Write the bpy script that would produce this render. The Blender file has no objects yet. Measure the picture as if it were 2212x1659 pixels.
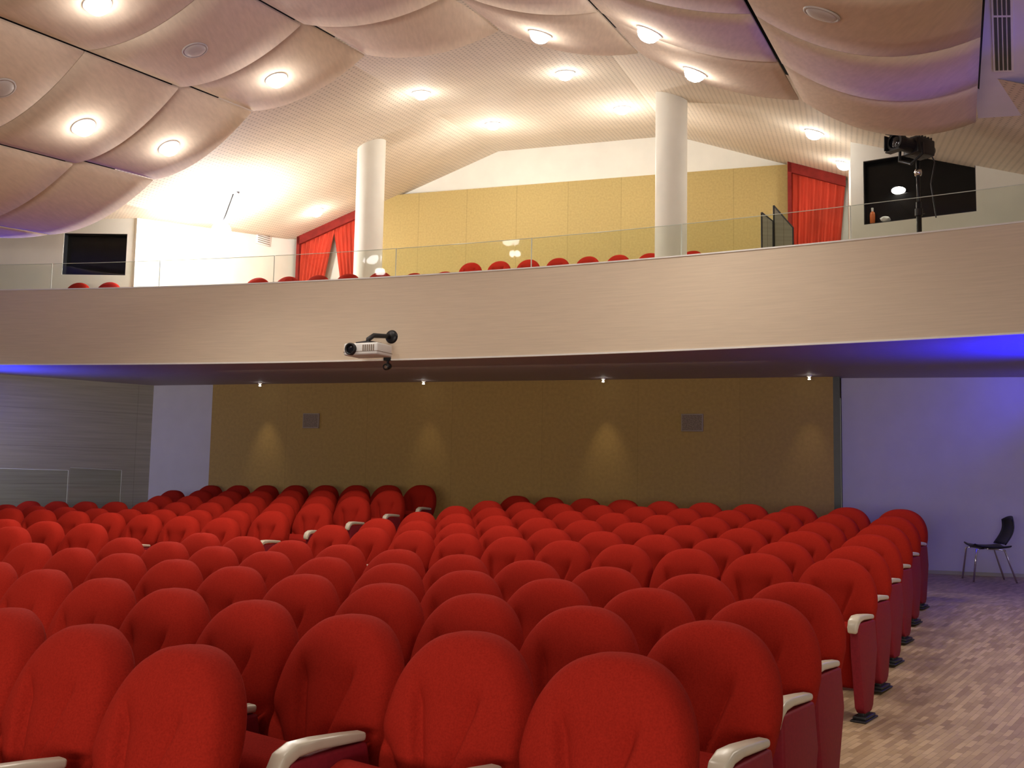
import bpy, math, random
from mathutils import Vector, Matrix
from mathutils.bvhtree import BVHTree
random.seed(4)
C = bpy.context.scene.collection
PI = math.pi
EYE = 1.50; F = 2150.0
TH = math.radians(18.5); cT, sT = math.cos(TH), math.sin(TH)
# ---------------------------------------------------------------- camera
Rm = Matrix.Rotation(math.radians(90)+math.atan(200.5/F), 4, 'X') @ Matrix.Rotation(math.radians(1.11), 4, 'Z')
cam_d = bpy.data.cameras.new('camera'); cam = bpy.data.objects.new('camera', cam_d); C.objects.link(cam)
cam_d.sensor_width = 36; cam_d.lens = F/2212*36; cam_d.clip_end = 200
cam.matrix_world = Matrix.Translation((0,0,EYE)) @ Rm
bpy.context.scene.camera = cam
R3 = Rm.to_3x3()
def ray(x, y): return (R3 @ Vector(((x-1106)/F, -(y-829.5)/F, -1)))
def px(x, y, Y):
    d = ray(x, y); return Vector((0,0,EYE)) + d*(Y/d.y)
def pxz(x, y, z):
    d = ray(x, y); return Vector((0,0,EYE)) + d*((z-EYE)/d.z)
def pxv(x, y, v):
    d = ray(x, y); return Vector((0,0,EYE)) + d*(v/(d.x*sT+d.y*cT))
def proj(p):
    q = R3.transposed() @ (Vector(p)-Vector((0,0,EYE)))
    return 1106+F*q.x/-q.z, 829.5-F*q.y/-q.z, -q.z
AX = 4.9
def H(a, v, z=0.0):
    u = a-AX
    return Vector((u*cT+v*sT, -u*sT+v*cT, z))
def inv(p):
    return p.x*cT-p.y*sT+AX, p.x*sT+p.y*cT
RT = math.radians(38.3); cR, sR = math.cos(RT), math.sin(RT)
def sst(x): x=max(0,min(1,x)); return x*x*(3-2*x)
def rise(r, w):
    base = 0 if r<6.9 else .066*(min(r,11.2)-6.9)
    return base + .12*sst((w-8.4)/1.6)*max(0,min(1,(r-7)/4))
def floor_z(p): return rise(p.x*sR+p.y*cR, -p.x*cR+p.y*sR)
# ---------------------------------------------------------------- materials
def mat(name, c, rough=.6, metal=0, scale=(8,8,8), amt=.12, bump=0, seam=None, seam_dark=.55, spec=.5, detail=4):
    m = bpy.data.materials.new(name); m.use_nodes = True
    n = m.node_tree.nodes; l = m.node_tree.links; b = n['Principled BSDF']
    b.inputs['Roughness'].default_value = rough; b.inputs['Metallic'].default_value = metal
    b.inputs['Specular IOR Level'].default_value = spec
    tc = n.new('ShaderNodeTexCoord'); mp = n.new('ShaderNodeMapping'); mp.inputs['Scale'].default_value = scale
    no = n.new('ShaderNodeTexNoise'); no.inputs['Scale'].default_value = 1; no.inputs['Detail'].default_value = detail
    l.new(tc.outputs['Object'], mp.inputs['Vector']); l.new(mp.outputs['Vector'], no.inputs['Vector'])
    mr = n.new('ShaderNodeMapRange'); mr.inputs['From Min'].default_value=.3; mr.inputs['From Max'].default_value=.7
    mx = n.new('ShaderNodeMix'); mx.data_type='RGBA'
    mx.inputs['A'].default_value = (*[max(0,k*(1-amt)) for k in c],1); mx.inputs['B'].default_value = (*[min(1,k*(1+amt)) for k in c],1)
    l.new(no.outputs['Fac'], mr.inputs['Value']); l.new(mr.outputs['Result'], mx.inputs['Factor'])
    col = mx.outputs['Result']
    if seam:
        sp = n.new('ShaderNodeSeparateXYZ'); cb = n.new('ShaderNodeCombineXYZ')
        l.new(tc.outputs['Object'], sp.inputs[0]); l.new(sp.outputs['X'], cb.inputs['X']); l.new(sp.outputs['Z'], cb.inputs['Y'])
        br = n.new('ShaderNodeTexBrick'); br.offset = 0; br.inputs['Scale'].default_value=1
        br.inputs['Brick Width'].default_value=seam[0]; br.inputs['Row Height'].default_value=seam[1]; br.inputs['Mortar Size'].default_value=.005
        br.inputs['Color1'].default_value=(1,1,1,1); br.inputs['Color2'].default_value=(.95,.95,.95,1); br.inputs['Mortar'].default_value=(seam_dark,)*3+(1,)
        l.new(cb.outputs[0], br.inputs['Vector'])
        m2 = n.new('ShaderNodeMix'); m2.data_type='RGBA'; m2.blend_type='MULTIPLY'; m2.inputs['Factor'].default_value=1
        l.new(col, m2.inputs['A']); l.new(br.outputs['Color'], m2.inputs['B']); col = m2.outputs['Result']
    l.new(col, b.inputs['Base Color'])
    if bump:
        bp = n.new('ShaderNodeBump'); bp.inputs['Strength'].default_value=bump; bp.inputs['Distance'].default_value=.01
        l.new(no.outputs['Fac'], bp.inputs['Height']); l.new(bp.outputs['Normal'], b.inputs['Normal'])
    return m
def emis(name, c, s):
    m = mat(name, c, .4)
    b = m.node_tree.nodes['Principled BSDF']
    b.inputs['Emission Color'].default_value=(*c,1); b.inputs['Emission Strength'].default_value=s
    return m
M = {}
M['red'] = mat('red_fabric', (.34,.018,.010), .9, scale=(160,160,160), amt=.14, bump=.10, spec=.04)
M['redseat'] = mat('red_fabric_seat', (.29,.014,.009), .9, scale=(160,160,160), amt=.14, bump=.10, spec=.04)
M['redpanel'] = mat('dark_red_panel', (.24,.013,.024), .6, scale=(60,60,60), amt=.1, spec=.25)
M['cream'] = mat('cream_plastic', (.66,.58,.45), .3, amt=.05)
M['black'] = mat('black_plastic', (.014,.014,.016), .4, amt=.2)
M['blackmetal'] = mat('black_metal', (.02,.02,.022), .35, .4, amt=.2)
M['fascia'] = mat('light_wood_fascia', (.68,.565,.43), .5, scale=(2.5,2.5,70), amt=.045, spec=.2)
M['cloud'] = mat('pale_wood_veneer', (.70,.56,.44), .85, scale=(30,5,30), amt=.06, spec=.05)
M['gapshadow'] = mat('black_gap_shadow', (.012,.01,.012), .9)  # black colour put in for the shadow in the panel gaps
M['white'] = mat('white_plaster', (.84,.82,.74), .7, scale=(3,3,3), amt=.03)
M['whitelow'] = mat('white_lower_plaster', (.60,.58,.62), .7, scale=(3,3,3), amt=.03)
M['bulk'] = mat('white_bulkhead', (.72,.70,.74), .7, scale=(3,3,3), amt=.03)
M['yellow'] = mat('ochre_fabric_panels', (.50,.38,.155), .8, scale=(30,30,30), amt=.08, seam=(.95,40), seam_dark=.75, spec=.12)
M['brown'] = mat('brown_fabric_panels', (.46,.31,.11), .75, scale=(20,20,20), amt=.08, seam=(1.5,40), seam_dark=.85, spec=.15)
M['greywood'] = mat('grey_wood_boards', (.44,.42,.32), .5, scale=(1,1,30), amt=.12, seam=(2.4,.62), seam_dark=.75, spec=.2)
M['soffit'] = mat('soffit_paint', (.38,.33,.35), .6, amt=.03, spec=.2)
M['trim'] = mat('white_trim', (.82,.80,.76), .4, amt=.03)
M['curtain'] = mat('red_velvet', (.50,.05,.025), .8, scale=(4,4,1), amt=.25, spec=.2)
M['pelmet'] = mat('dark_red_velvet', (.22,.02,.015), .8, amt=.2, spec=.2)
M['darkglass'] = mat('dark_window_glass', (.012,.012,.012), .12, amt=.1, spec=.2)
M['grille'] = mat('grey_speaker_grille', (.26,.20,.15), .6, scale=(90,90,90), amt=.4, spec=.2)
M['spk'] = mat('grey_speaker_frame', (.42,.35,.28), .6, amt=.05, spec=.2)
M['chrome'] = mat('chrome', (.75,.75,.78), .15, 1, amt=.03)
M['white_plastic'] = mat('white_plastic', (.78,.78,.76), .35, amt=.03)
M['lens'] = mat('lens_glass', (.01,.01,.015), .05, amt=.1)
M['orange'] = mat('orange_plastic', (.8,.2,.05), .4, amt=.05)
M['ring'] = mat('light_trim_ring', (.55,.50,.48), .5, amt=.03)
M['lamp'] = emis('lit_diffuser', (1,.98,.94), 25)
M['globe'] = emis('lit_globe', (1,1,1), 320)
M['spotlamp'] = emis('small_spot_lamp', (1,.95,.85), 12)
def perf():
    m = mat('perforated_beige_board', (.74,.65,.53), .7, scale=(3,3,3), amt=.04, spec=.1)
    n = m.node_tree.nodes; l = m.node_tree.links; b = n['Principled BSDF']
    tc = n.new('ShaderNodeTexCoord'); mp = n.new('ShaderNodeMapping'); mp.inputs['Rotation'].default_value=(0,0,TH)
    vo = n.new('ShaderNodeTexVoronoi'); vo.voronoi_dimensions='2D'; vo.inputs['Scale'].default_value=15; vo.inputs['Randomness'].default_value=0
    l.new(tc.outputs['Object'], mp.inputs['Vector']); l.new(mp.outputs['Vector'], vo.inputs['Vector'])
    mr = n.new('ShaderNodeMapRange'); mr.inputs['From Min'].default_value=.14; mr.inputs['From Max'].default_value=.26
    mr.inputs['To Min'].default_value=.62; mr.inputs['To Max'].default_value=1
    l.new(vo.outputs['Distance'], mr.inputs['Value'])
    old = b.inputs['Base Color'].links[0].from_socket
    m2 = n.new('ShaderNodeMix'); m2.data_type='RGBA'; m2.blend_type='MULTIPLY'; m2.inputs['Factor'].default_value=1
    l.new(old, m2.inputs['A']); l.new(mr.outputs['Result'], m2.inputs['B']); l.new(m2.outputs['Result'], b.inputs['Base Color'])
    return m
M['perf'] = perf()
def parquet():
    m = bpy.data.materials.new('mosaic_parquet'); m.use_nodes=True
    n = m.node_tree.nodes; l = m.node_tree.links; b = n['Principled BSDF']
    b.inputs['Roughness'].default_value=.42; b.inputs['Specular IOR Level'].default_value=.35
    tc = n.new('ShaderNodeTexCoord'); mp = n.new('ShaderNodeMapping'); mp.inputs['Rotation'].default_value=(0,0,RT-PI/2)
    br = n.new('ShaderNodeTexBrick'); br.offset=.5; br.inputs['Scale'].default_value=1
    br.inputs['Brick Width'].default_value=.17; br.inputs['Row Height'].default_value=.036; br.inputs['Mortar Size'].default_value=.0012
    br.inputs['Color1'].default_value=(.64,.46,.28,1); br.inputs['Color2'].default_value=(.38,.25,.14,1); br.inputs['Mortar'].default_value=(.28,.18,.10,1)
    no = n.new('ShaderNodeTexNoise'); no.inputs['Scale'].default_value=3
    m2 = n.new('ShaderNodeMix'); m2.data_type='RGBA'; m2.blend_type='MULTIPLY'; m2.inputs['Factor'].default_value=.15
    l.new(tc.outputs['Object'], mp.inputs['Vector']); l.new(mp.outputs['Vector'], br.inputs['Vector']); l.new(tc.outputs['Object'], no.inputs['Vector'])
    l.new(br.outputs['Color'], m2.inputs['A']); l.new(no.outputs['Fac'], m2.inputs['B']); l.new(m2.outputs['Result'], b.inputs['Base Color'])
    return m
M['parquet'] = parquet()
def glass():
    m = bpy.data.materials.new('clear_railing_glass'); m.use_nodes=True
    n = m.node_tree.nodes; l = m.node_tree.links
    for x in list(n): n.remove(x)
    o = n.new('ShaderNodeOutputMaterial'); t = n.new('ShaderNodeBsdfTransparent'); t.inputs['Color'].default_value=(.86,.90,.84,1)
    g = n.new('ShaderNodeBsdfGlossy'); g.inputs['Roughness'].default_value=.03
    fr = n.new('ShaderNodeFresnel'); fr.inputs['IOR'].default_value=1.35
    mx = n.new('ShaderNodeMixShader'); l.new(fr.outputs[0], mx.inputs[0]); l.new(t.outputs[0], mx.inputs[1]); l.new(g.outputs[0], mx.inputs[2]); l.new(mx.outputs[0], o.inputs['Surface'])
    return m
M['glass'] = glass()
M['glassedge'] = mat('pale_glass_edge', (.62,.68,.58), .2, amt=.05)
# ---------------------------------------------------------------- mesh builder
class MB:
    def __init__(s): s.v=[]; s.f=[]
    def add(s, vs, fs):
        o=len(s.v); s.v += [Vector(p) for p in vs]; s.f += [tuple(i+o for i in f) for f in fs]; return s
    def box(s, c, d, rot=None):
        vs=[]
        for x in (-1,1):
            for y in (-1,1):
                for z in (-1,1):
                    p=Vector((x*d[0]/2,y*d[1]/2,z*d[2]/2))
                    if rot: p = rot @ p
                    vs.append(p+Vector(c))
        return s.add(vs,[(0,1,3,2),(4,6,7,5),(0,4,5,1),(2,3,7,6),(0,2,6,4),(1,5,7,3)])
    def tube(s, path, r, n=10, cap=True):
        path=[Vector(p) for p in path]; rs = r if isinstance(r,(list,tuple)) else [r]*len(path)
        vs=[]; up0=None
        for i,p in enumerate(path):
            t=(path[min(i+1,len(path)-1)]-path[max(i-1,0)]).normalized()
            if up0 is None: up0 = t.orthogonal().normalized()
            a=(up0-t*up0.dot(t)).normalized(); b=t.cross(a); up0=a
            for k in range(n):
                an=2*PI*k/n; vs.append(p+(a*math.cos(an)+b*math.sin(an))*rs[i])
        fs=[(i*n+k, i*n+(k+1)%n, (i+1)*n+(k+1)%n, (i+1)*n+k) for i in range(len(path)-1) for k in range(n)]
        if cap: fs += [tuple(range(n))[::-1], tuple((len(path)-1)*n+k for k in range(n))]
        return s.add(vs,fs)
    def sweep(s, path, w, h):
        n=len(path); vs=[]
        for i,(y,z) in enumerate(path):
            a=Vector(path[max(i-1,0)]); b=Vector(path[min(i+1,n-1)]); t=(b-a).normalized(); nn=Vector((-t.y,t.x))
            hh=h[i] if isinstance(h,list) else h; ww=w[i] if isinstance(w,list) else w
            for sx,sn in ((-1,-1),(1,-1),(1,1),(-1,1)):
                vs.append((sx*ww/2, y+nn.x*sn*hh/2, z+nn.y*sn*hh/2))
        fs=[(i*4+k,i*4+(k+1)%4,(i+1)*4+(k+1)%4,(i+1)*4+k) for i in range(n-1) for k in range(4)]
        fs+=[(3,2,1,0),tuple((n-1)*4+k for k in range(4))]
        return s.add(vs,fs)
    def prism(s, pts, off):
        off=Vector(off); n=len(pts); pts=[Vector(p) for p in pts]
        return s.add(pts+[p+off for p in pts],[tuple(range(n)),tuple(range(2*n-1,n-1,-1))]+[(i,n+i,n+(i+1)%n,(i+1)%n) for i in range(n)])
    def grid(s, fn, nu, nv):
        vs=[fn(i/nu,j/nv) for j in range(nv+1) for i in range(nu+1)]
        return s.add(vs,[(j*(nu+1)+i,j*(nu+1)+i+1,(j+1)*(nu+1)+i+1,(j+1)*(nu+1)+i) for j in range(nv) for i in range(nu)])
    def lathe(s, prof, c, axis=(0,0,1), n=20):
        ax=Vector(axis).normalized(); a=ax.orthogonal().normalized(); b=ax.cross(a); c=Vector(c); vs=[]
        for r,h in prof:
            for k in range(n):
                an=2*PI*k/n; vs.append(c+ax*h+(a*math.cos(an)+b*math.sin(an))*r)
        fs=[(i*n+k,i*n+(k+1)%n,(i+1)*n+(k+1)%n,(i+1)*n+k) for i in range(len(prof)-1) for k in range(n)]
        return s.add(vs,fs)
    def build(s, name, m, parent=None, smooth=False, bevel=0, seg=3):
        me=bpy.data.meshes.new(name)
        me.from_pydata([tuple(p) for p in s.v],[],s.f); me.update()
        import bmesh
        bm=bmesh.new(); bm.from_mesh(me); bmesh.ops.recalc_face_normals(bm,faces=bm.faces)
        if smooth:
            for f in bm.faces: f.smooth=True
        bm.to_mesh(me); bm.free()
        o=bpy.data.objects.new(name,me); C.objects.link(o)
        me.materials.append(M[m] if isinstance(m,str) else m)
        if parent: o.parent=parent
        if bevel:
            md=o.modifiers.new('bevel','BEVEL'); md.width=bevel; md.segments=seg; md.limit_method='ANGLE'; md.angle_limit=math.radians(35)
            for p in me.polygons: p.use_smooth=True
        return o
def thing(name, label, cat, loc=(0,0,0), rz=0, group=None):
    o=bpy.data.objects.new(name,None); C.objects.link(o); o.location=loc; o.rotation_euler=(0,0,rz); o.empty_display_size=.1
    o['label']=label; o['category']=cat
    if group: o['group']=group
    return o
def tag(o,label,cat,group=None):
    o['label']=label; o['category']=cat
    if group: o['group']=group
    return o
def struct(o): o['kind']='structure'; return o
ORD=['first','second','third','fourth','fifth','sixth','seventh','eighth','ninth','tenth','eleventh','twelfth','thirteenth','fourteenth','fifteenth','sixteenth','seventeenth','eighteenth']
# ---------------------------------------------------------------- shell
ZS = EYE+1.50
ZT = EYE+2.60
VF, RF, A0 = 11.83, 31.8, -1.68
def vf(a): return VF-RF+math.sqrt(RF*RF-(a-A0)**2)
AL, AW = -10.5, 21.0
m=MB()
def ffn(i,j):
    r=-4+i*24; w=-10+j*29
    p=Vector((r*sR-w*cR, r*cR+w*sR, 0)); p.z=rise(r,w); return p
m.grid(ffn,60,72); struct(m.build('floor','parquet'))
def wall(name,p0,p1,z0,z1,mt,thick=.12,holes=None):
    p0=Vector((p0[0],p0[1],0)); p1=Vector((p1[0],p1[1],0)); L=(p1-p0).length; rz=math.atan2(p1.y-p0.y,p1.x-p0.x)
    b=MB()
    if holes is None:
        b.prism([(0,0,z0),(L,0,z0),(L,0,z1),(0,0,z1)],(0,thick,0))
    else:
        x0,x1,h0,h1=holes
        for (xa,xb,za,zb) in ((0,x0,z0,z1),(x1,L,z0,z1),(x0,x1,z0,h0),(x0,x1,h1,z1)):
            b.prism([(xa,0,za),(xb,0,za),(xb,0,zb),(xa,0,zb)],(0,thick,0))
    o=b.build(name,mt); o.location=(p0.x,p0.y,0); o.rotation_euler=(0,0,rz); return struct(o)
VB=14.75
pWL=pxv(457,900,VB); pWR=pxv(1800,900,VB); pWW=pxv(329,900,VB+.02)
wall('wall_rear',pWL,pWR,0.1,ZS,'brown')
b=MB(); n_=H(0,.5)-H(0,0); t_=(H(1,0)-H(0,0)); q0=Vector((pWR.x,pWR.y,.1)); b.prism([q0,q0+t_*.09,q0+t_*.09+n_,q0+n_],(0,0,ZS-.1)); struct(b.build('wall_rear_return','black'))
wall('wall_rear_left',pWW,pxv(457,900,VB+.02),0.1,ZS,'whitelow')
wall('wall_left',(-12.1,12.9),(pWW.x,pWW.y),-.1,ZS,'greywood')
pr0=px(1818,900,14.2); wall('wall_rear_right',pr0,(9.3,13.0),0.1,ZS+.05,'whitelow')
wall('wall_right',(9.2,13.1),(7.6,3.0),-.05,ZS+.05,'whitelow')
b=MB(); b.prism([(pr0.x+.1,pr0.y-.03,.26),(9.2,12.98,.26),(9.2,12.95,.26),(pr0.x+.1,pr0.y-.06,.26)],(0,0,.07)); struct(b.build('baseboard_right','greywood'))
m=MB()
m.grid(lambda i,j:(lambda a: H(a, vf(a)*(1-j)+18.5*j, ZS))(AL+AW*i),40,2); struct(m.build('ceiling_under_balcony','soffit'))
m=MB(); m.grid(lambda i,j:(lambda a: H(a,vf(a),ZS+(ZT-ZS)*j))(AL+AW*i),60,1)
m.grid(lambda i,j:(lambda a: H(a,vf(a)+.14*j,ZT))(AL+AW*i),60,1)
m.grid(lambda i,j:(lambda a: H(a,vf(a)+.14,ZT-(.7)*j))(AL+AW*i),60,1)
struct(m.build('wall_balcony_front','fascia'))
def strip(name,z0,z1,y0,y1,mt):
    m=MB(); n=60; vs=[]; fs=[]
    for i in range(n+1):
        a=AL+AW*i/n
        for (dy,z) in ((y0,z0),(y1,z0),(y1,z1),(y0,z1)): vs.append(H(a,vf(a)+dy,z))
    for i in range(n):
        for k in range(4): fs.append((i*4+k,i*4+(k+1)%4,i*4+4+(k+1)%4,i*4+4+k))
    m.add(vs,fs); return struct(m.build(name,mt))
strip('trim_1',ZT,ZT+.016,-.01,.15,'trim')
strip('trim_2',ZS-.010,ZS+.010,-.010,.03,'trim')
BF=((11.0,13.3,3.655),(13.3,14.35,3.92),(14.35,16.7,4.27))
for k,(v0,v1,z) in enumerate(BF):
    m=MB()
    m.grid(lambda i,j:(lambda a: H(a,(vf(a)+.14 if k==0 else v0)*(1-j)+v1*j,z))(AL+AW*i),30,1)
    if k: m.grid(lambda i,j:H(AL+AW*i,v0,z-.38*j),1,1)
    struct(m.build('floor_balcony' if k==0 else 'floor_balcony_step','parquet'))
VU=16.5
def prof(a,v):
    a=max(a,-5.05)
    return EYE+5.87-.355*max(0,-1.0-a,a-2.18)-.12*(VU-v)
wall('wall_balcony_rear_panels',H(-3.45,VU),H(4.07,VU),3.9,EYE+5.19,'yellow',.15)
b=MB(); pts=[(-5.0,3.7),(5.05,3.7)]+[(a,prof(a,VU)+.05) for a in (5.05,2.18,-1.0,-5.0)]
b.prism([H(a,VU+.1,z) for a,z in pts],H(0,.15)-H(0,0)); struct(b.build('wall_balcony_rear','white'))
PL=px(284,600,15.6); PR=px(1838,400,12.85)
aL,vL=inv(PL); aR,vR=inv(PR)
wall('wall_balcony_left',H(aL+.05,vL),H(-4.93,VU+.2),3.45,6.3,'white')
wall('wall_balcony_right',H(5.0,VU+.2),H(aR+.02,vR),3.45,7.0,'white')
def window_wall(name,pa,pb,z0,z1,wx,sill,head,idx):
    pa=Vector((pa[0],pa[1],0)); pb=Vector((pb[0],pb[1],0)); t=(pb-pa).normalized()
    def along(x):
        d=ray(x,600); q=d.x/d.y
        return (q*pa.y-pa.x)/(t.x-q*t.y)
    s0,s1=along(wx[0]),along(wx[1])
    wall(name,pa,pb,z0,z1,'white',.16,(s0,s1,sill,head))
    rz=math.atan2(t.y,t.x)
    b=MB(); b.box(((s0+s1)/2,.14,(sill+head)/2),(s1-s0,.02,head-sill)); o=b.build('window_%d'%idx,'darkglass'); o.location=pa; o.rotation_euler=(0,0,rz); struct(o)
    fr=MB(); w=.02
    fr.box(((s0+s1)/2,.06,sill),(s1-s0+.0,.1,w)).box(((s0+s1)/2,.06,head),(s1-s0+.0,.1,w)).box((s0,.06,(sill+head)/2),(w,.1,head-sill)).box((s1,.06,(sill+head)/2),(w,.1,head-sill))
    fr.build('window_frame','black',o)
    return pa,t,s0,s1
PR2=Vector((PR.x,PR.y,0))+Vector((math.cos(math.radians(34)),-math.sin(math.radians(34)),0))*3.8
SILL=EYE+3.37
wR=window_wall('wall_balcony_window_right',(PR.x,PR.y),(PR2.x,PR2.y),3.45,7.0,(1868,2113),SILL,EYE+4.22,1)
PL2=Vector((PL.x,PL.y,0))+Vector((-4.2,.12,0))
wL=window_wall('wall_balcony_window_left',(PL2.x,PL2.y),(PL.x,PL.y),3.45,6.1,(133,270),EYE+3.07,EYE+3.74,2)
m=MB(); As=[-10,-7,-5.05,-4.5,-2.7,-1.0,2.18,4.0,6.0,9]; Vs=[9.4,11,13,15,18]
vs=[H(a,v,prof(a,v)) for v in Vs for a in As]; n=len(As)
m.add(vs,[(j*n+i,j*n+i+1,(j+1)*n+i+1,(j+1)*n+i) for j in range(len(Vs)-1) for i in range(n-1)])
ceil=struct(m.build('ceiling','perf'))
# ---------------------------------------------------------------- curved ceiling panels
cpx=[(-140,480),(105,507),(333,388),(545,240),(790,118),(1080,65),(1382,115),(1730,216),(2113,262)]
cus=[pxv(x,y,10.4) for x,y in cpx]
dirn=Vector((.453,1,.093))
sags=[.12,.17,.17,.16,.15,.13,.13,.25]
tn=['rearmost','second','third','fourth']
surf=[]
for i in range(8):
    A,B=cus[i],cus[i+1]
    st=-.06 if i<5 else -.010
    tiers=[(0,1.2,0.0),(1.15 if i<5 else 1.208,2.35,st),(2.358,3.6,st),(3.608,5.4,st)]
    for k,(t0,t1,dz) in enumerate(tiers):
        g=.013
        def fn(s,t,up=0):
            s2=g+(1-2*g)*s; tt=t0+(t1-t0)*t
            p=A.lerp(B,s2)-dirn*tt
            p.z += dz-sags[i]*4*s2*(1-s2)+up
            return p
        bot=MB(); bot.grid(fn,16,4)
        nb=len(bot.v); top=[p+Vector((0,0,.018)) for p in bot.v]; fs=list(bot.f)
        nf=[tuple(q+nb for q in f)[::-1] for f in fs]
        nu,nv=16,4; W=nu+1
        border=[j for j in range(W)]+[j*W+nu for j in range(1,nv+1)]+[nv*W+j for j in range(nu-1,-1,-1)]+[j*W for j in range(nv-1,0,-1)]
        side=[(border[q],border[(q+1)%len(border)],border[(q+1)%len(border)]+nb,border[q]+nb) for q in range(len(border))]
        mm=MB(); mm.v=bot.v+top; mm.f=fs+nf+side
        vis=any(-30<proj(p)[0]<2240 and -30<proj(p)[1]<1700 and proj(p)[2]>0 for p in bot.v)
        if not vis: continue
        o=mm.build('ceiling_panel','cloud')
        for p in o.data.polygons: p.use_smooth = p.index < len(fs)*2
        surf.append((mm.v,mm.f))
        tag(o,'curved veneer ceiling panel, %s strip from the left, %s tier from the balcony'%(ORD[i],tn[k]),'ceiling panel','curved ceiling panels')
m=MB()
for i in range(8):
    A,B=cus[i],cus[i+1]
    m.add([A-dirn*.45+Vector((0,0,.10)),B-dirn*.45+Vector((0,0,.10)),B-dirn*6+Vector((0,0,.02)),A-dirn*6+Vector((0,0,.02))],[(0,1,2,3)])
struct(m.build('panel_gap_backing','gapshadow'))  # black sheet added above the panels so their seams look shadowed
ZB=cus[-1].z+.03
Lp=cus[-1]; db=Vector((.512,1,0))
b=MB(); p1=Vector((Lp.x,Lp.y,ZB)); p0=p1-db*6; b.prism([p1,p1+Vector((3.5,-.9,0)),p0+Vector((3.5,-.9,0)),p0],(0,0,.8)); struct(b.build('ceiling_bulkhead','bulk'))
dg=thing('slot_diffuser','long black slotted air diffuser set in the blue-lit bulkhead','air vent',pxz(2165,60,ZB))
q=[pxz(2137,-120,ZB),pxz(2186,-120,ZB),pxz(2190,152,ZB),pxz(2146,153,ZB)]
loc=pxz(2165,60,ZB)
f=MB(); f.prism([p-loc+Vector((0,0,-.012)) for p in q],(0,0,.012)); f.build('diffuser_frame','trim',dg)
for k in range(4):
    s0=.1+k*.21; s1=s0+.15; f=MB()
    for t0,t1 in ((.02,.48),(.5,.98)):
        A1=q[0].lerp(q[3],t0); B1=q[1].lerp(q[2],t0); A2=q[0].lerp(q[3],t1); B2=q[1].lerp(q[2],t1)
        dz=Vector((0,0,.016))
        f.prism([A1.lerp(B1,s0)-loc-dz,A1.lerp(B1,s1)-loc-dz,A2.lerp(B2,s1)-loc-dz,A2.lerp(B2,s0)-loc-dz],(0,0,.006))
    f.build('slot','black',dg)
# ---------------------------------------------------------------- ceiling lights
allv=[];allf=[]
for vv,ff in surf+[([Vector(v.co) for v in ceil.data.vertices],[tuple(p.vertices) for p in ceil.data.polygons])]:
    o0=len(allv); allv+=vv; allf+=[tuple(i+o0 for i in f) for f in ff]
bvh=BVHTree.FromPolygons([tuple(v) for v in allv],allf)
def point_light(loc,e,c=(1,.95,.88),r=.05,name='lamp_light'):
    L=bpy.data.lights.new(name,'POINT'); L.energy=e; L.color=c; L.shadow_soft_size=r
    o=bpy.data.objects.new(name,L); C.objects.link(o); o.location=loc; return o
def spot(name,loc,to,e,c,size,blend=.6,r=.2):
    L=bpy.data.lights.new(name,'SPOT'); L.energy=e; L.color=c; L.spot_size=math.radians(size); L.spot_blend=blend; L.shadow_soft_size=r
    o=bpy.data.objects.new(name,L); C.objects.link(o); o.location=loc; o.rotation_euler=(Vector(to)-Vector(loc)).to_track_quat('-Z','Y').to_euler(); return o
WARM=(1,.90,.78)
lit=[(210,8,6,170,.28,'at the top left corner'),(180,273,6,170,.28,'on the left curved panels nearest the left edge'),(365,318,6,150,.28,'above the dark left balcony window'),(597,170,6,125,.28,'on the curved panel right of the round vent'),
(1167,73,6,105,.28,'on the central curved panel'),(1403,68,6,125,.28,'on the curved panel at top centre right'),(1502,155,6,115,.28,'low on the right curved panel'),(1221,157,9,0,.40,'on the perforated ceiling above the ochre wall centre'),
(910,200,9,0,.40,'on the perforated ceiling above the left column'),(1065,267,48,0,.85,'above the left end of the ochre wall'),(1344,233,48,0,.85,'just left of the right column top'),(1759,285,12,0,.45,'above the right red curtain'),
(1824,353,8,0,.3,'at the far right corner by the red curtain'),(683,456,10,0,.4,'above the left red curtain')]
unlit=[(421,108,'unlit round ceiling fixture on the upper left curved panel'),(1775,30,'unlit round ceiling fixture on the top right curved panel'),(4,190,'unlit round ceiling fixture cut by the left picture edge')]
def fixture(x,y,label,on,down=0,dist=.28):
    hit,nrm,idx,d=bvh.ray_cast(Vector((0,0,EYE)),ray(x,y).normalized())
    if hit is None: print('NOHIT',x,y); return
    if nrm.z>0: nrm=-nrm
    t=thing('ceiling_light',label,'ceiling light',hit,0,'round recessed ceiling lights')
    a=MB(); a.lathe([(.115,0.0),(.115,.010),(.132,.010),(.135,.0)],(0,0,0),nrm,28); a.build('trim_ring','ring',t,smooth=True)
    a=MB()
    if on: a.lathe([(.0001,.10),(.045,.095),(.08,.075),(.105,.04),(.114,.006)],(0,0,0),nrm,28)
    else: a.lathe([(.0001,.03),(.06,.026),(.10,.018),(.114,.006)],(0,0,0),nrm,28)
    a.build('diffuser','lamp' if on else 'ring',t,smooth=True)
    if on: point_light(hit+nrm*dist,on,r=.06)
    if down: spot('downlight',hit+nrm*.14,hit+Vector((0,-.5,-3)),down,WARM,135,.6,.1)
for x,y,e,dn,ds,s in lit: fixture(x,y,'bright round recessed light '+s,e,dn,ds)
for x,y,s in unlit: fixture(x,y,s,0)
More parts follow.
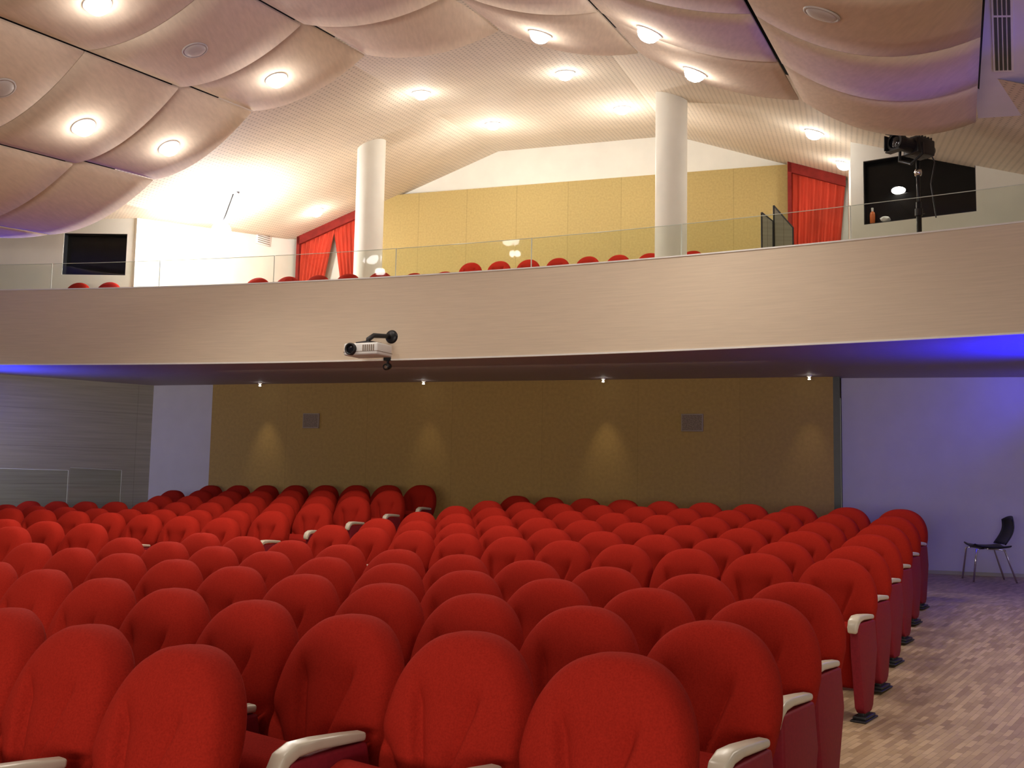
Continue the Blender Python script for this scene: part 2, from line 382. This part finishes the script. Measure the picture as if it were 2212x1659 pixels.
# ---------------------------------------------------------------- columns
for (x,Y,lab) in ((795,15.25,'white round column left of the ochre wall'),(1449,13.5,'white round column in front of the ochre wall at right')):
    p=px(x,560,Y); a,v=inv(p); top=prof(a,v)+.12
    o=MB(); zf=BF[1][2]-.01 if v>13.3 else BF[0][2]
    o.lathe([(.22,0),(.22,top-zf)],(p.x,p.y,zf),(0,0,1),40); tag(o.build('column','white',smooth=True),lab,'column')
# ---------------------------------------------------------------- curtains
def curtain(a0,a1,zb,lab,halves):
    c=H((a0+a1)/2,VU-.12,zb); t=thing('curtain',lab,'curtain',c,-TH)
    L=a1-a0
    for (s0t,s1t,s0b,s1b) in halves:
        g=MB()
        def fn(i,j):
            s=(s0t+(s1t-s0t)*i)*(1-j)+(s0b+(s1b-s0b)*i)*j
            a=a0+L*s; zt=prof(a,VU)-.06
            z=zt*(1-j)+zb*j
            y=-.02+.035*math.sin(i*PI*2*8+j*1.5)*(.5+.5*j)
            return Vector((a-(a0+a1)/2,y,z-zb))
        g.grid(fn,110,14); g.build('drape','curtain',t,smooth=True)
    p=MB(); zt0=prof(a0,VU); zt1=prof(a1,VU)
    p.prism([(-L/2,-.1,zt0-.19-zb),(L/2,-.1,zt1-.19-zb),(L/2,-.1,zt1-zb-.02),(-L/2,-.1,zt0-zb-.02)],(0,.05,0)); p.build('pelmet','pelmet',t)
    q=MB(); q.box((-L/2+.02,-.06,(zt0-zb)/2),(.06,.08,zt0-zb-.05)).build('side_edge','pelmet',t)
curtain(4.09,4.97,4.27,'red pleated curtain beside the right end of the ochre wall',[(0,1,0,.80)])
curtain(-4.90,-3.48,4.27,'parted red curtains left of the left white column',[(0,.55,0,.25),(.5,1,.72,1)])
# ---------------------------------------------------------------- theatre seats
def back_mesh():
    m=MB(); NR,NA=28,132; zc=.665
    def outline(an):
        dx,dz=math.cos(an),math.sin(an)
        if dz>=0:
            k=1/((abs(dx)/.279)**2.25+(abs(dz)/.312)**2.25)**(1/2.25); return dx*k,dz*k
        k=1/((abs(dx)/.279)**3.4+(abs(dz)/.29)**3.4)**(1/3.4); x=dx*k; z=dz*k
        return x*(1-.12*(-z/.29)),z
    cre=[-48,-17,17,48]
    def front(rho,an):
        ox,oz=outline(an); x=ox*rho; z=oz*rho
        y=-.060*max(0,1-rho**4)**.5
        y-= .02*(1-rho*rho)
        rx,rz=x,z+.28; rr=math.hypot(rx,rz); th=math.degrees(math.atan2(rx,rz))
        for c in cre:
            d=rr*math.sin(math.radians(th-c))
            lim=.49 if abs(c)<20 else .40
            if abs(th-c)<80:
                env=sst((rr+.04)/.28)*sst((lim-rr)/.13)
                w=.009+.011*min(1,rr/.4)
                sgn = d*(1 if c>0 else -1)
                prof_=math.exp(-(d/w)**2) if sgn>0 else math.exp(-abs(d)/(w*2.8))
                y+= .046*env*prof_
        return Vector((x,y,z))
    vs=[front(0,0)]
    for j in range(1,NR+1):
        rho=(j/NR)**.85
        for k in range(NA): vs.append(front(min(rho,1),2*PI*k/NA))
    fs=[(0,1+k,1+(k+1)%NA) for k in range(NA)]
    for j in range(NR-1):
        for k in range(NA): fs.append((1+j*NA+k,1+(j+1)*NA+k,1+(j+1)*NA+(k+1)%NA,1+j*NA+(k+1)%NA))
    o=1+(NR-1)*NA; cur=o
    for (rho,y) in ((1.0,.045),(.985,.08),(.93,.10),(.5,.105)):
        st=len(vs)
        for k in range(NA):
            ox,oz=outline(2*PI*k/NA); vs.append(Vector((ox*rho,y,oz*rho)))
        for k in range(NA): fs.append((cur+k,st+k,st+(k+1)%NA,cur+(k+1)%NA))
        cur=st
    fs.append(tuple(cur+k for k in range(NA)))
    vs=[Vector((p.x,p.y+.005+(p.z+.29)*math.tan(math.radians(17)),p.z+zc)) for p in vs]
    m.add(vs,fs); return m
SX=.289
def arm_parts(t,x):
    a=MB(); a.sweep([(-.02,.632),(-.12,.64),(-.24,.648),(-.32,.645),(-.365,.625),(-.385,.592),(-.388,.56)],[.05,.056,.062,.066,.066,.062,.056],[.03,.034,.036,.042,.046,.042,.03])
    a.v=[p+Vector((x,0,0)) for p in a.v]; a.build('armrest','cream',t,bevel=.012)
    s=MB(); s.prism([(x-.03,-.355,.615),(x-.03,-.02,.615),(x-.03,.02,.42),(x-.03,-.08,.08),(x-.03,-.12,.045),(x-.03,-.24,.045),(x-.03,-.28,.08),(x-.03,-.345,.42)],(.06,0,0))
    s.build('side_panel','redpanel',t,bevel=.012)
    f=MB(); f.box((x,-.18,.022),(.085,.2,.02)).box((x,-.18,.04),(.04,.12,.03)).box((x,-.18,.006),(.1,.26,.012)); f.build('foot','black',t,bevel=.005,seg=2)
def make_seat(extra):
    t=thing('theatre_seat','x','theatre seat')
    back_mesh().build('backrest','red',t,smooth=True)
    s=MB()
    path=[(-.11,.17),(-.125,.30),(-.155,.42),(-.19,.52),(-.215,.585)]
    s.sweep(path,.50,[.09,.13,.17,.19,.16]); s.build('seat_cushion','redseat',t,bevel=.05,seg=4)
    p=MB(); p.box((0,-.02,.22),(.46,.05,.1)).build('seat_beam','black',t,bevel=.01,seg=1)
    arm_parts(t,SX)
    if extra: arm_parts(t,-SX)
    return t
protoA=make_seat(False); protoB=make_seat(True); used={0:False,1:False}
def place_seat(loc,rz,label,group,extra,sc=1):
    pr=protoB if extra else protoA
    if not used[int(extra)]:
        used[int(extra)]=True; r=pr
    else:
        r=pr.copy(); C.objects.link(r)
        for ch in list(pr.children):
            c=ch.copy(); C.objects.link(c); c.parent=r
    r.location=loc; r.rotation_euler=(0,0,rz); r.scale=(sc,sc,sc); r['label']=label; r['group']=group
ends=[(-.06,2.29),(.314,3.02),(.748,3.75),(1.113,4.485),(1.475,5.25)]+[(2.27+.38*i,6.98+.744*i) for i in range(6)]
SP=.58; cnt=0
def visible(p,up=.9):
    X,Y,D=proj(p+Vector((0,0,up)))
    return D>.8 and -(60+330/D*1.0)<X<2330 and Y<1900
TL=math.radians(25)
SR=math.radians(37); SL=TL
FW=.165
for k,(ex,ey) in enumerate(ends):
    ex-=FW*math.sin(SR); ey-=FW*math.cos(SR)
    for n in range(2 if k==0 else 0,10):
        p=Vector((ex-SP*n*cR, ey+SP*n*sR,0)); p.z=floor_z(p)
        if not visible(p): continue
        place_seat(p,-SR,'red theatre seat, %s from the right aisle, right block, %s row from front'%(ORD[n],ORD[k]),'red theatre seats in the stalls',n==9); cnt+=1
    if k<3: continue
    sx,sy=ex-SP*9*cR-1.78*cR, ey+SP*9*sR+1.78*sR
    for n in range(0,14):
        p=Vector((sx-SP*n*math.cos(TL), sy+SP*n*math.sin(TL),0)); p.z=floor_z(p)
        a,v=inv(p)
        if v>VB-.38 or (p.y>15.0 and p.x<-5.6): continue
        if (p.x+12.1)*(-4.8)+(p.y-12.9)*5.71>-3.0: continue
        if not visible(p): continue
        place_seat(p,-SL,'red theatre seat, %s from the central aisle, left block, %s row from front'%(ORD[n],ORD[k]),'red theatre seats in the stalls',False); cnt+=1
def bseat(x,v,z,lab):
    d=ray(x,600); q=d.x/d.y; Y=v/(cT+sT*q) if v else 12
    if not v:
        for _ in range(30):
            a,_v=inv(Vector((q*Y,Y,0))); Y += ((vf(a)+.66)-_v)*.9
    p=Vector((q*Y,Y,z)); a,_=inv(p)
    place_seat(p,-(TH+(a-A0)/RF),lab,'red seats on the balcony',False,.72)
for i,x in enumerate([160,226,548,613,678,743,812]): bseat(x,0,BF[0][2]+.005,'red balcony seat in the front balcony row, %s from the left'%ORD[i])
for i,x in enumerate([887,953,1019,1086,1153,1221,1290,1360]): bseat(x,13.85,BF[1][2]+.005,'red balcony seat in the middle balcony row, %s from the left'%ORD[i])
for i,x in enumerate([1010,1072,1135,1199,1264,1330,1397,1490]): bseat(x,14.85,BF[2][2]+.005,'red balcony seat in the rear balcony row, %s from the left'%ORD[i])
print('SEATS',cnt)
# ---------------------------------------------------------------- glass railing
jx=[-130,112,345,592,855,1148,1473,1840,2260]
def on_fascia(x,dv=.07):
    d=ray(x,600); q=d.x/d.y; Y=10
    for _ in range(30):
        a,_v=inv(Vector((q*Y,Y,0))); Y += ((vf(a)+dv)-_v)*.9
    return inv(Vector((q*Y,Y,0)))[0]
for i in range(8):
    a0,a1=on_fascia(jx[i])+.006,on_fascia(jx[i+1])-.006
    c=H((a0+a1)/2,vf((a0+a1)/2)+.07,ZT+.014)
    t=thing('glass_railing_panel','clear glass balcony railing panel, %s from the left'%ORD[i],'railing',c,0,'glass panels along the balcony front')
    g=MB(); n=8; vs=[]
    for q in range(n+1):
        a=a0+(a1-a0)*q/n
        for z in (0,.39): vs.append(H(a,vf(a)+.07,ZT+.014+z)-c)
    g.add(vs,[(2*q,2*q+2,2*q+3,2*q+1) for q in range(n)])
    g.build('glass_pane','glass',t)
    e=MB(); e.tube([H(a0+(a1-a0)*q/n,vf(a0+(a1-a0)*q/n)+.07,ZT+.404)-c for q in range(n+1)],.004,6); e.build('top_edge','glassedge',t)
    e=MB(); p=H(a1,vf(a1)+.07,ZT+.014)-c; e.tube([p,p+Vector((0,0,.39))],.007,6); e.build('side_edge','glassedge',t)
# ---------------------------------------------------------------- projector
aP=on_fascia(800,0); base=H(aP,vf(aP)-.35,0); ctr=px(795,757,base.y)
t=thing('projector','white video projector bracketed to the balcony front','projector',ctr,-TH-.12); t.scale=(1.12,1.12,1.12)
b=MB(); b.box((0,0,0),(.46,.32,.14)); b.build('body','white_plastic',t,bevel=.02)
b=MB(); b.box((0,0,-.03),(.465,.322,.006)); b.build('body_seam','grille',t)
b=MB(); b.lathe([(.07,-.02),(.07,.03),(.056,.038),(.05,.01)],(-.12,-.165,.0),(0,-1,0),24); lb=b.build('lens_barrel','black',t,smooth=True)
b=MB(); b.lathe([(.0001,.022),(.03,.018),(.052,.008)],(-.12,-.165,.0),(0,-1,0),24); b.build('lens','lens',lb,smooth=True)
for q in range(6):
    b=MB(); b.box((.04+q*.028,-.163,.01),(.012,.006,.07)); b.build('vent_slot','grille',t)
b=MB(); b.tube([(.0,0,.07),(.0,0,.13),(.03,.06,.18),(.10,.2,.19),(.12,.30,.19)],[.032,.03,.03,.026,.028],10); b.tube([(-.13,-.06,.08),(0,0,.105),(.13,.08,.08)],.014,8).box((0,0,.085),(.2,.12,.02)); b.build('mount_arm','black',t,smooth=True)
b=MB(); b.lathe([(.0001,.05),(.06,.05),(.095,.02),(.095,0)],(.13,.31,.19),(0,-1,0),24); b.build('wall_plate','blackmetal',t,smooth=True)
a2=on_fascia(838,0); c2=H(a2,vf(a2),0); c2=px(838,787,c2.y)
t=thing('security_camera','small black camera hanging under the balcony edge below the projector','camera',c2,-TH)
zz=ZS-c2.z
b=MB(); b.tube([(0,.0,zz),(0,.0,zz*.5),(0,0,.0)],.016,10).box((0,.0,zz+.01),(.10,.07,.04)); b.build('bracket','black',t)
b=MB(); b.lathe([(.0001,-.05),(.04,-.05),(.046,0),(.046,.05),(.035,.06),(.0001,.06)],(0,-.01,-.03),(0,-1,-.2),16); cb=b.build('camera_body','black',t,smooth=True)
b=MB(); b.lathe([(.0001,.066),(.022,.062)],(0,-.01,-.03),(0,-1,-.2),14); b.build('lens','grille',cb)
# ---------------------------------------------------------------- wall speakers
for x,y,w,h,lab in ((672,909,.30,.25,'square wall speaker on the left part of the dark rear wall'),(1495,913,.32,.26,'square wall speaker on the right part of the dark rear wall')):
    p=pxv(x,y,VB-.02); t=thing('wall_speaker',lab,'speaker',p,-TH,'wall speakers on the rear wall')
    MB().box((0,0,0),(w,.04,h)).build('housing','spk',t,bevel=.006,seg=2)
    MB().box((0,-.021,0),(w-.03,.008,h-.03)).build('grille','grille',t)
for x,y,s,lab in ((381,459,.22,'square vent grille on the bright white wall near the left window'),(567,517,.22,'square vent grille on the white wall left of the curtains')):
    d=ray(x,y)
    p0=H(aL+.05,vL); p1=H(-4.93,VU+.2); tt=(p1-p0).normalized(); nn=Vector((tt.y,-tt.x,0))
    o0=Vector((0,0,EYE)); sc=(p0-o0).dot(nn)/d.dot(nn); p=o0+d*sc+nn*.02*(-1 if nn.dot(d)>0 else 1)
    t=thing('wall_vent',lab,'vent',p,math.atan2(tt.y,tt.x),'white wall vents')
    MB().box((0,0,0),(s*1.6,.03,s*.95)).build('frame','trim',t,bevel=.005,seg=1)
    for q in range(5):
        MB().box((0,-.012,-s*.34+q*s*.17),(s*1.35,.02,s*.06)).build('louvre','grille',t)
for i,(x,y) in enumerate(((562,822),(915,820),(1303,816),(1748,806))):
    pc_=pxv(x,y,VB-.3); a,_=inv(pc_); p=H(a,VB-.3,ZS-.02)
    t=thing('soffit_spotlight','tiny white spotlight under the balcony, %s from the left'%ORD[i],'spotlight',p,0,'small spotlights at the top of the dark rear wall')
    MB().lathe([(.012,-.03),(.03,0),(.034,.0),(.034,.02)],(0,0,0),(0,0,1),16).build('housing','trim',t,smooth=True)
    MB().lathe([(.0001,-.032),(.018,-.028),(.02,-.02)],(0,0,-.018),(0,0,1),14).build('bulb','spotlamp',t,smooth=True)
    spot('spot_light',H(a,VB-.36,ZS-.09),H(a,VB+.05,1.0),15 if i in (0,2) else 8,(1,.8,.50),44,1,.04)
# ---------------------------------------------------------------- followspot
aF=on_fascia(1985,.5); Ys=H(aF,vf(aF)+.5).y; foot=px(1985,470,Ys)
t=thing('followspot_stand','black stand with silver clamp holding the big spotlight','stand',(foot.x,foot.y,BF[0][2]))
zc=px(1983,368,Ys).z-BF[0][2]
MB().tube([(0,0,0.05),(0,0,zc*.72)],.028,12).build('lower_pole','blackmetal',t,smooth=True)
MB().tube([(0,0,zc*.55),(0,0,zc+.1)],.020,12).build('upper_pole','blackmetal',t,smooth=True)
MB().lathe([(.02,zc*.60),(.042,zc*.6),(.042,zc*.66),(.02,zc*.66)],(0,0,0),(0,0,1),14).box((.04,0,zc*.63),(.05,.02,.03)).build('collar','blackmetal',t)
MB().lathe([(.0001,zc-.06),(.035,zc-.06),(.042,zc-.02),(.032,zc+.01),(.0001,zc+.01)],(0,0,0),(0,0,1),14).build('clamp','chrome',t,smooth=True)
for k in range(3):
    an=k*2*PI/3+.4; MB().tube([(0,0,.35),(.2*math.cos(an),.2*math.sin(an),.16),(.36*math.cos(an),.36*math.sin(an),.015)],.012,8).build('leg','blackmetal',t)
hb=px(1968,316,Ys)
t=thing('followspot','large black stage spotlight on its stand in front of the right window','spotlight',hb); t.scale=(1.05,1.05,1.05)
ax=Vector((-.88,-.46,.03)).normalized(); rt=ax.cross(Vector((0,0,1))).normalized(); upv=rt.cross(ax)
b=MB(); b.lathe([(.0001,-.30),(.06,-.30),(.085,-.25),(.09,-.02),(.075,.0),(.075,.16),(.095,.17),(.095,.25),(.07,.25)],(0,0,0),ax,22); b.build('body','blackmetal',t)
rotm=Matrix((rt,ax,upv)).transposed()
b=MB(); b.box(tuple(ax*-.12+upv*.0),(.19,.26,.17),rotm); b.build('lamp_housing','black',t,bevel=.015,seg=2)
for q in range(5): MB().box(tuple(ax*(-.21+q*.045)+upv*.095),(.17,.012,.03),rotm).build('cooling_fin','blackmetal',t)
MB().lathe([(.0001,.242),(.05,.238),(.072,.23)],(0,0,0),ax,20).build('lens','lens',t,smooth=True)
MB().tube([rt*.14+upv*.0,rt*.15-upv*.12,-upv*.19,-rt*.15-upv*.12,-rt*.14],.016,8).build('yoke','blackmetal',t)
MB().box(tuple(ax*.24+upv*.10),(.18,.08,.01),rotm).box(tuple(ax*.24-upv*.10),(.18,.08,.01),rotm).box(tuple(ax*.24+rt*.10),(.01,.08,.16),rotm).build('barn_door','black',t)
MB().tube([ax*-.28,ax*-.36-upv*.1,ax*-.30-upv*.35,ax*-.38-upv*.70],.007,6).build('cable','black',t)
p=px(1838,-4,6.6)
t=thing('hanging_spotlight','black spotlight cut off by the top edge above the right panels','spotlight',p)
MB().tube([(0,0,-.01),(.03,0,.0),(.045,0,.04),(0.0,0,.08)],.009,8).build('hook','black',t)
MB().box((.14,0,.055),(.26,.15,.1)).build('housing','black',t,bevel=.01)
MB().box((.3,0,.042),(.18,.1,.06)).build('bracket','black',t)
pa,tv,s0,s1=wR
def onwin(x,dn):
    d=ray(x,500); q=d.x/d.y; s=(q*pa.y-pa.x)/(tv.x-q*tv.y); n=Vector((-tv.y,tv.x,0)); return pa+tv*s+n*dn
p=onwin(1883,.05); p.z=SILL+.012
t=thing('spray_bottle','small orange and white bottle on the right window sill','bottle',p)
MB().lathe([(.0001,0),(.032,0),(.034,.12),(.028,.15),(.012,.165)],(0,0,0),(0,0,1),16).build('bottle_body','orange',t,smooth=True)
MB().lathe([(.014,.16),(.016,.21),(.0001,.215)],(0,0,0),(0,0,1),12).build('cap','white_plastic',t,smooth=True)
p=onwin(1911,.05); p.z=SILL+.012
t=thing('paper_wad','small crumpled white lump on the sill beside the bottle','paper',p)
b=MB(); b.grid(lambda i,j:(lambda r:Vector((r*math.cos(i*2*PI)*math.sin(j*PI),r*math.sin(i*2*PI)*math.sin(j*PI)*.6,.04-.04*math.cos(j*PI))))(.065+.012*math.sin(5*i*2*PI)*math.sin(4*j*PI)),24,10); b.build('lump','white_plastic',t,smooth=True)
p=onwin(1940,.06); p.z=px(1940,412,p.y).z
t=thing('window_reflection','small oval glowing disc for a light reflection in the dark right window beside the stand','lamp',p,-math.radians(34))  # emissive disc stands in for a light reflected in the window glass
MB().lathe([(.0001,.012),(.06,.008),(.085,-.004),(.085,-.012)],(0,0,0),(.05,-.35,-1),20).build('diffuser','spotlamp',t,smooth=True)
MB().lathe([(.088,-.002),(.088,-.03),(.0001,-.04)],(0,0,0),(.05,-.35,-1),20).build('disc_back','black',t,smooth=True)
for k,(pts,Y,lab) in enumerate((([(1645,459),(1670,478),(1670,522),(1646,524)],12.0,'short dark glass leaf standing behind the railing, left one'),([(1671,444),(1713,492),(1713,516),(1673,520)],12.05,'taller slanted dark glass leaf behind the railing, right one'))):
    P=[px(x,y,Y) for x,y in pts]
    P[2].z=P[3].z=BF[0][2]
    c=(P[2]+P[3])/2; t=thing('partition_leaf',lab,'panel',c)
    MB().prism([p-c for p in P],(0.0,.02,0)).build('leaf','greywood',t)
    MB().tube([p-c for p in P]+[P[0]-c],.010,6).build('edge_frame','black',t)
pc=px(505,416,15.3); pg=px(478,500,15.3)
a_,v_=inv(pc); zt=prof(a_,v_)
t=thing('pendant_lamp','glaring white globe lamp hanging over the left balcony','lamp',(pg.x,pg.y,pg.z))
MB().lathe([(.0001,.0),(.09,.0),(.09,.04),(.03,.06)],(pc.x-pg.x,0,pc.z-pg.z),(0,0,1),16).build('canopy','black',t,smooth=True)
MB().tube([(pc.x-pg.x,0,max(pc.z,zt)-pg.z+.02),(pc.x-pg.x,0,pc.z-pg.z),(0.05,0,.25),(0,0,.14)],.012,8).build('stem','blackmetal',t)
b=MB(); b.grid(lambda i,j:Vector((.15*math.cos(i*2*PI)*math.sin(j*PI),.15*math.sin(i*2*PI)*math.sin(j*PI),.15*math.cos(j*PI))),28,14); b.build('globe','globe',t,smooth=True)
# ---------------------------------------------------------------- black chair
pf=px(2135,1249,13.0); pf.z=floor_z(pf)
t=thing('stacking_chair','black plastic chair with chrome legs by the blue-lit wall','chair',pf,math.radians(-8))
b=MB(); b.grid(lambda i,j:Vector((-.22+.44*i,-.22+.44*j,.44+.03*((2*j-1)**2)-.02*math.sin(i*PI)+(.015 if i<.1 else 0))),10,8); o=b.build('seat','black',t,smooth=True); md=o.modifiers.new('s','SOLIDIFY'); md.thickness=.015
b=MB(); b.grid(lambda i,j:Vector((.20+.10*j+.05*math.sin(j*PI)-.05*((2*i-1)**2),(-.22+.44*i)*(1-.12*j*j),.44+.03*(1-j)+.40*j-.05*j*j*((2*i-1)**2))),10,10); o=b.build('backrest','black',t,smooth=True); md=o.modifiers.new('s','SOLIDIFY'); md.thickness=.015
for sy in (-1,1):
    MB().tube([(-.10,sy*.17,.42),(-.20,sy*.21,.41),(-.25,sy*.23,.0)],.012,8).build('leg','chrome',t,smooth=True)
    MB().tube([(-.05,sy*.17,.42),(.14,sy*.2,.41),(.27,sy*.23,.0)],.012,8).build('leg','chrome',t,smooth=True)
MB().tube([(-.05,-.17,.42),(-.05,.17,.42)],.01,8).tube([(.05,-.17,.42),(.05,.17,.42)],.01,8).build('under_frame','chrome',t)
for i,(x0,x1) in enumerate(((-70,148),(152,263))):
    p0=px(x0,1010,15.4 if i==0 else 15.75); p1=px(x1,1016,16.1 if i else 15.7); z0=floor_z(p0)
    t=thing('stair_glass_rail','low glass rail at the left wall, %s'%('longer piece' if i==0 else 'shorter right piece'),'railing',((p0.x+p1.x)/2,(p0.y+p1.y)/2,z0))
    c=Vector(((p0.x+p1.x)/2,(p0.y+p1.y)/2,z0))
    MB().add([Vector((p0.x,p0.y,z0))-c,Vector((p1.x,p1.y,z0))-c,p1-c,p0-c],[(0,1,2,3)]).build('glass_pane','glass',t)
    MB().tube([p0-c,p1-c],.004,6).build('top_edge','glassedge',t)
    MB().tube([p1-c,Vector((p1.x,p1.y,z0))-c],.005,6).build('post','glassedge',t)
# ---------------------------------------------------------------- lights
S=bpy.data.lights.new('front_wash','SUN'); S.energy=.34; S.color=(1,.92,.84); S.angle=math.radians(12)  # soft front wash added to light the hall, no real sun indoors
so=bpy.data.objects.new('front_wash',S); C.objects.link(so); so.rotation_euler=Vector((.12,1,-.66)).to_track_quat('-Z','Y').to_euler()
def area(name,loc,to,e,c,sx,sy):
    L=bpy.data.lights.new(name,'AREA'); L.shape='RECTANGLE'; L.size=sx; L.size_y=sy; L.energy=e; L.color=c
    o=bpy.data.objects.new(name,L); C.objects.link(o); o.location=loc; o.rotation_euler=(Vector(to)-Vector(loc)).to_track_quat('-Z','Y').to_euler(); return o
area('panel_fill',(-3,-5,1.6),(-1,8,8.5),480,(1,.90,.81),6,1.5)  # unseen light added to brighten the undersides of the ceiling panels
for (x,y,z,e) in ((-2.2,4.2,4.8,180),(1.6,4.4,4.8,180),(-4.5,6.8,4.6,130),(4.4,5.4,4.2,190)):
    spot('house_downlight',(x,y,z),(x,y-.2,0),e,WARM,140,.6,.12)
spot('blue_spot_right',(6.5,10.1,1.9),(5.9,10.3,3.0),1100,(.004,.008,1),100,1)
spot('blue_wall_right',(7.6,12.5,2.85),(5.4,14.2,2.8),75,(.04,.03,1),80,1)
spot('wall_fill_right',(8.4,10.5,1.6),(6.6,13.5,1.0),26,(.62,.52,.95),100,1)
spot('blue_spot_left',(-8.5,14.85,2.0),(-7.9,14.8,3.0),420,(.01,.03,1),110,1)
spot('wall_fill_left',(-9.0,13.8,2.0),(-6.2,17.0,1.8),120,(.74,.72,.92),90,1)
area('under_balcony_fill',H(0,12.6,2.93),H(0,14.6,.6),8,(1,.80,.52),8,.5)
spot('blue_bulkhead',(6.4,4.6,2.4),(5.4,6.8,4.9),150,(.22,.13,1),66,.9)
w=bpy.data.worlds.new('world'); bpy.context.scene.world=w; w.use_nodes=True
w.node_tree.nodes['Background'].inputs[0].default_value=(.50,.46,.43,1); w.node_tree.nodes['Background'].inputs[1].default_value=.14
bpy.context.scene.view_settings.view_transform='Standard'
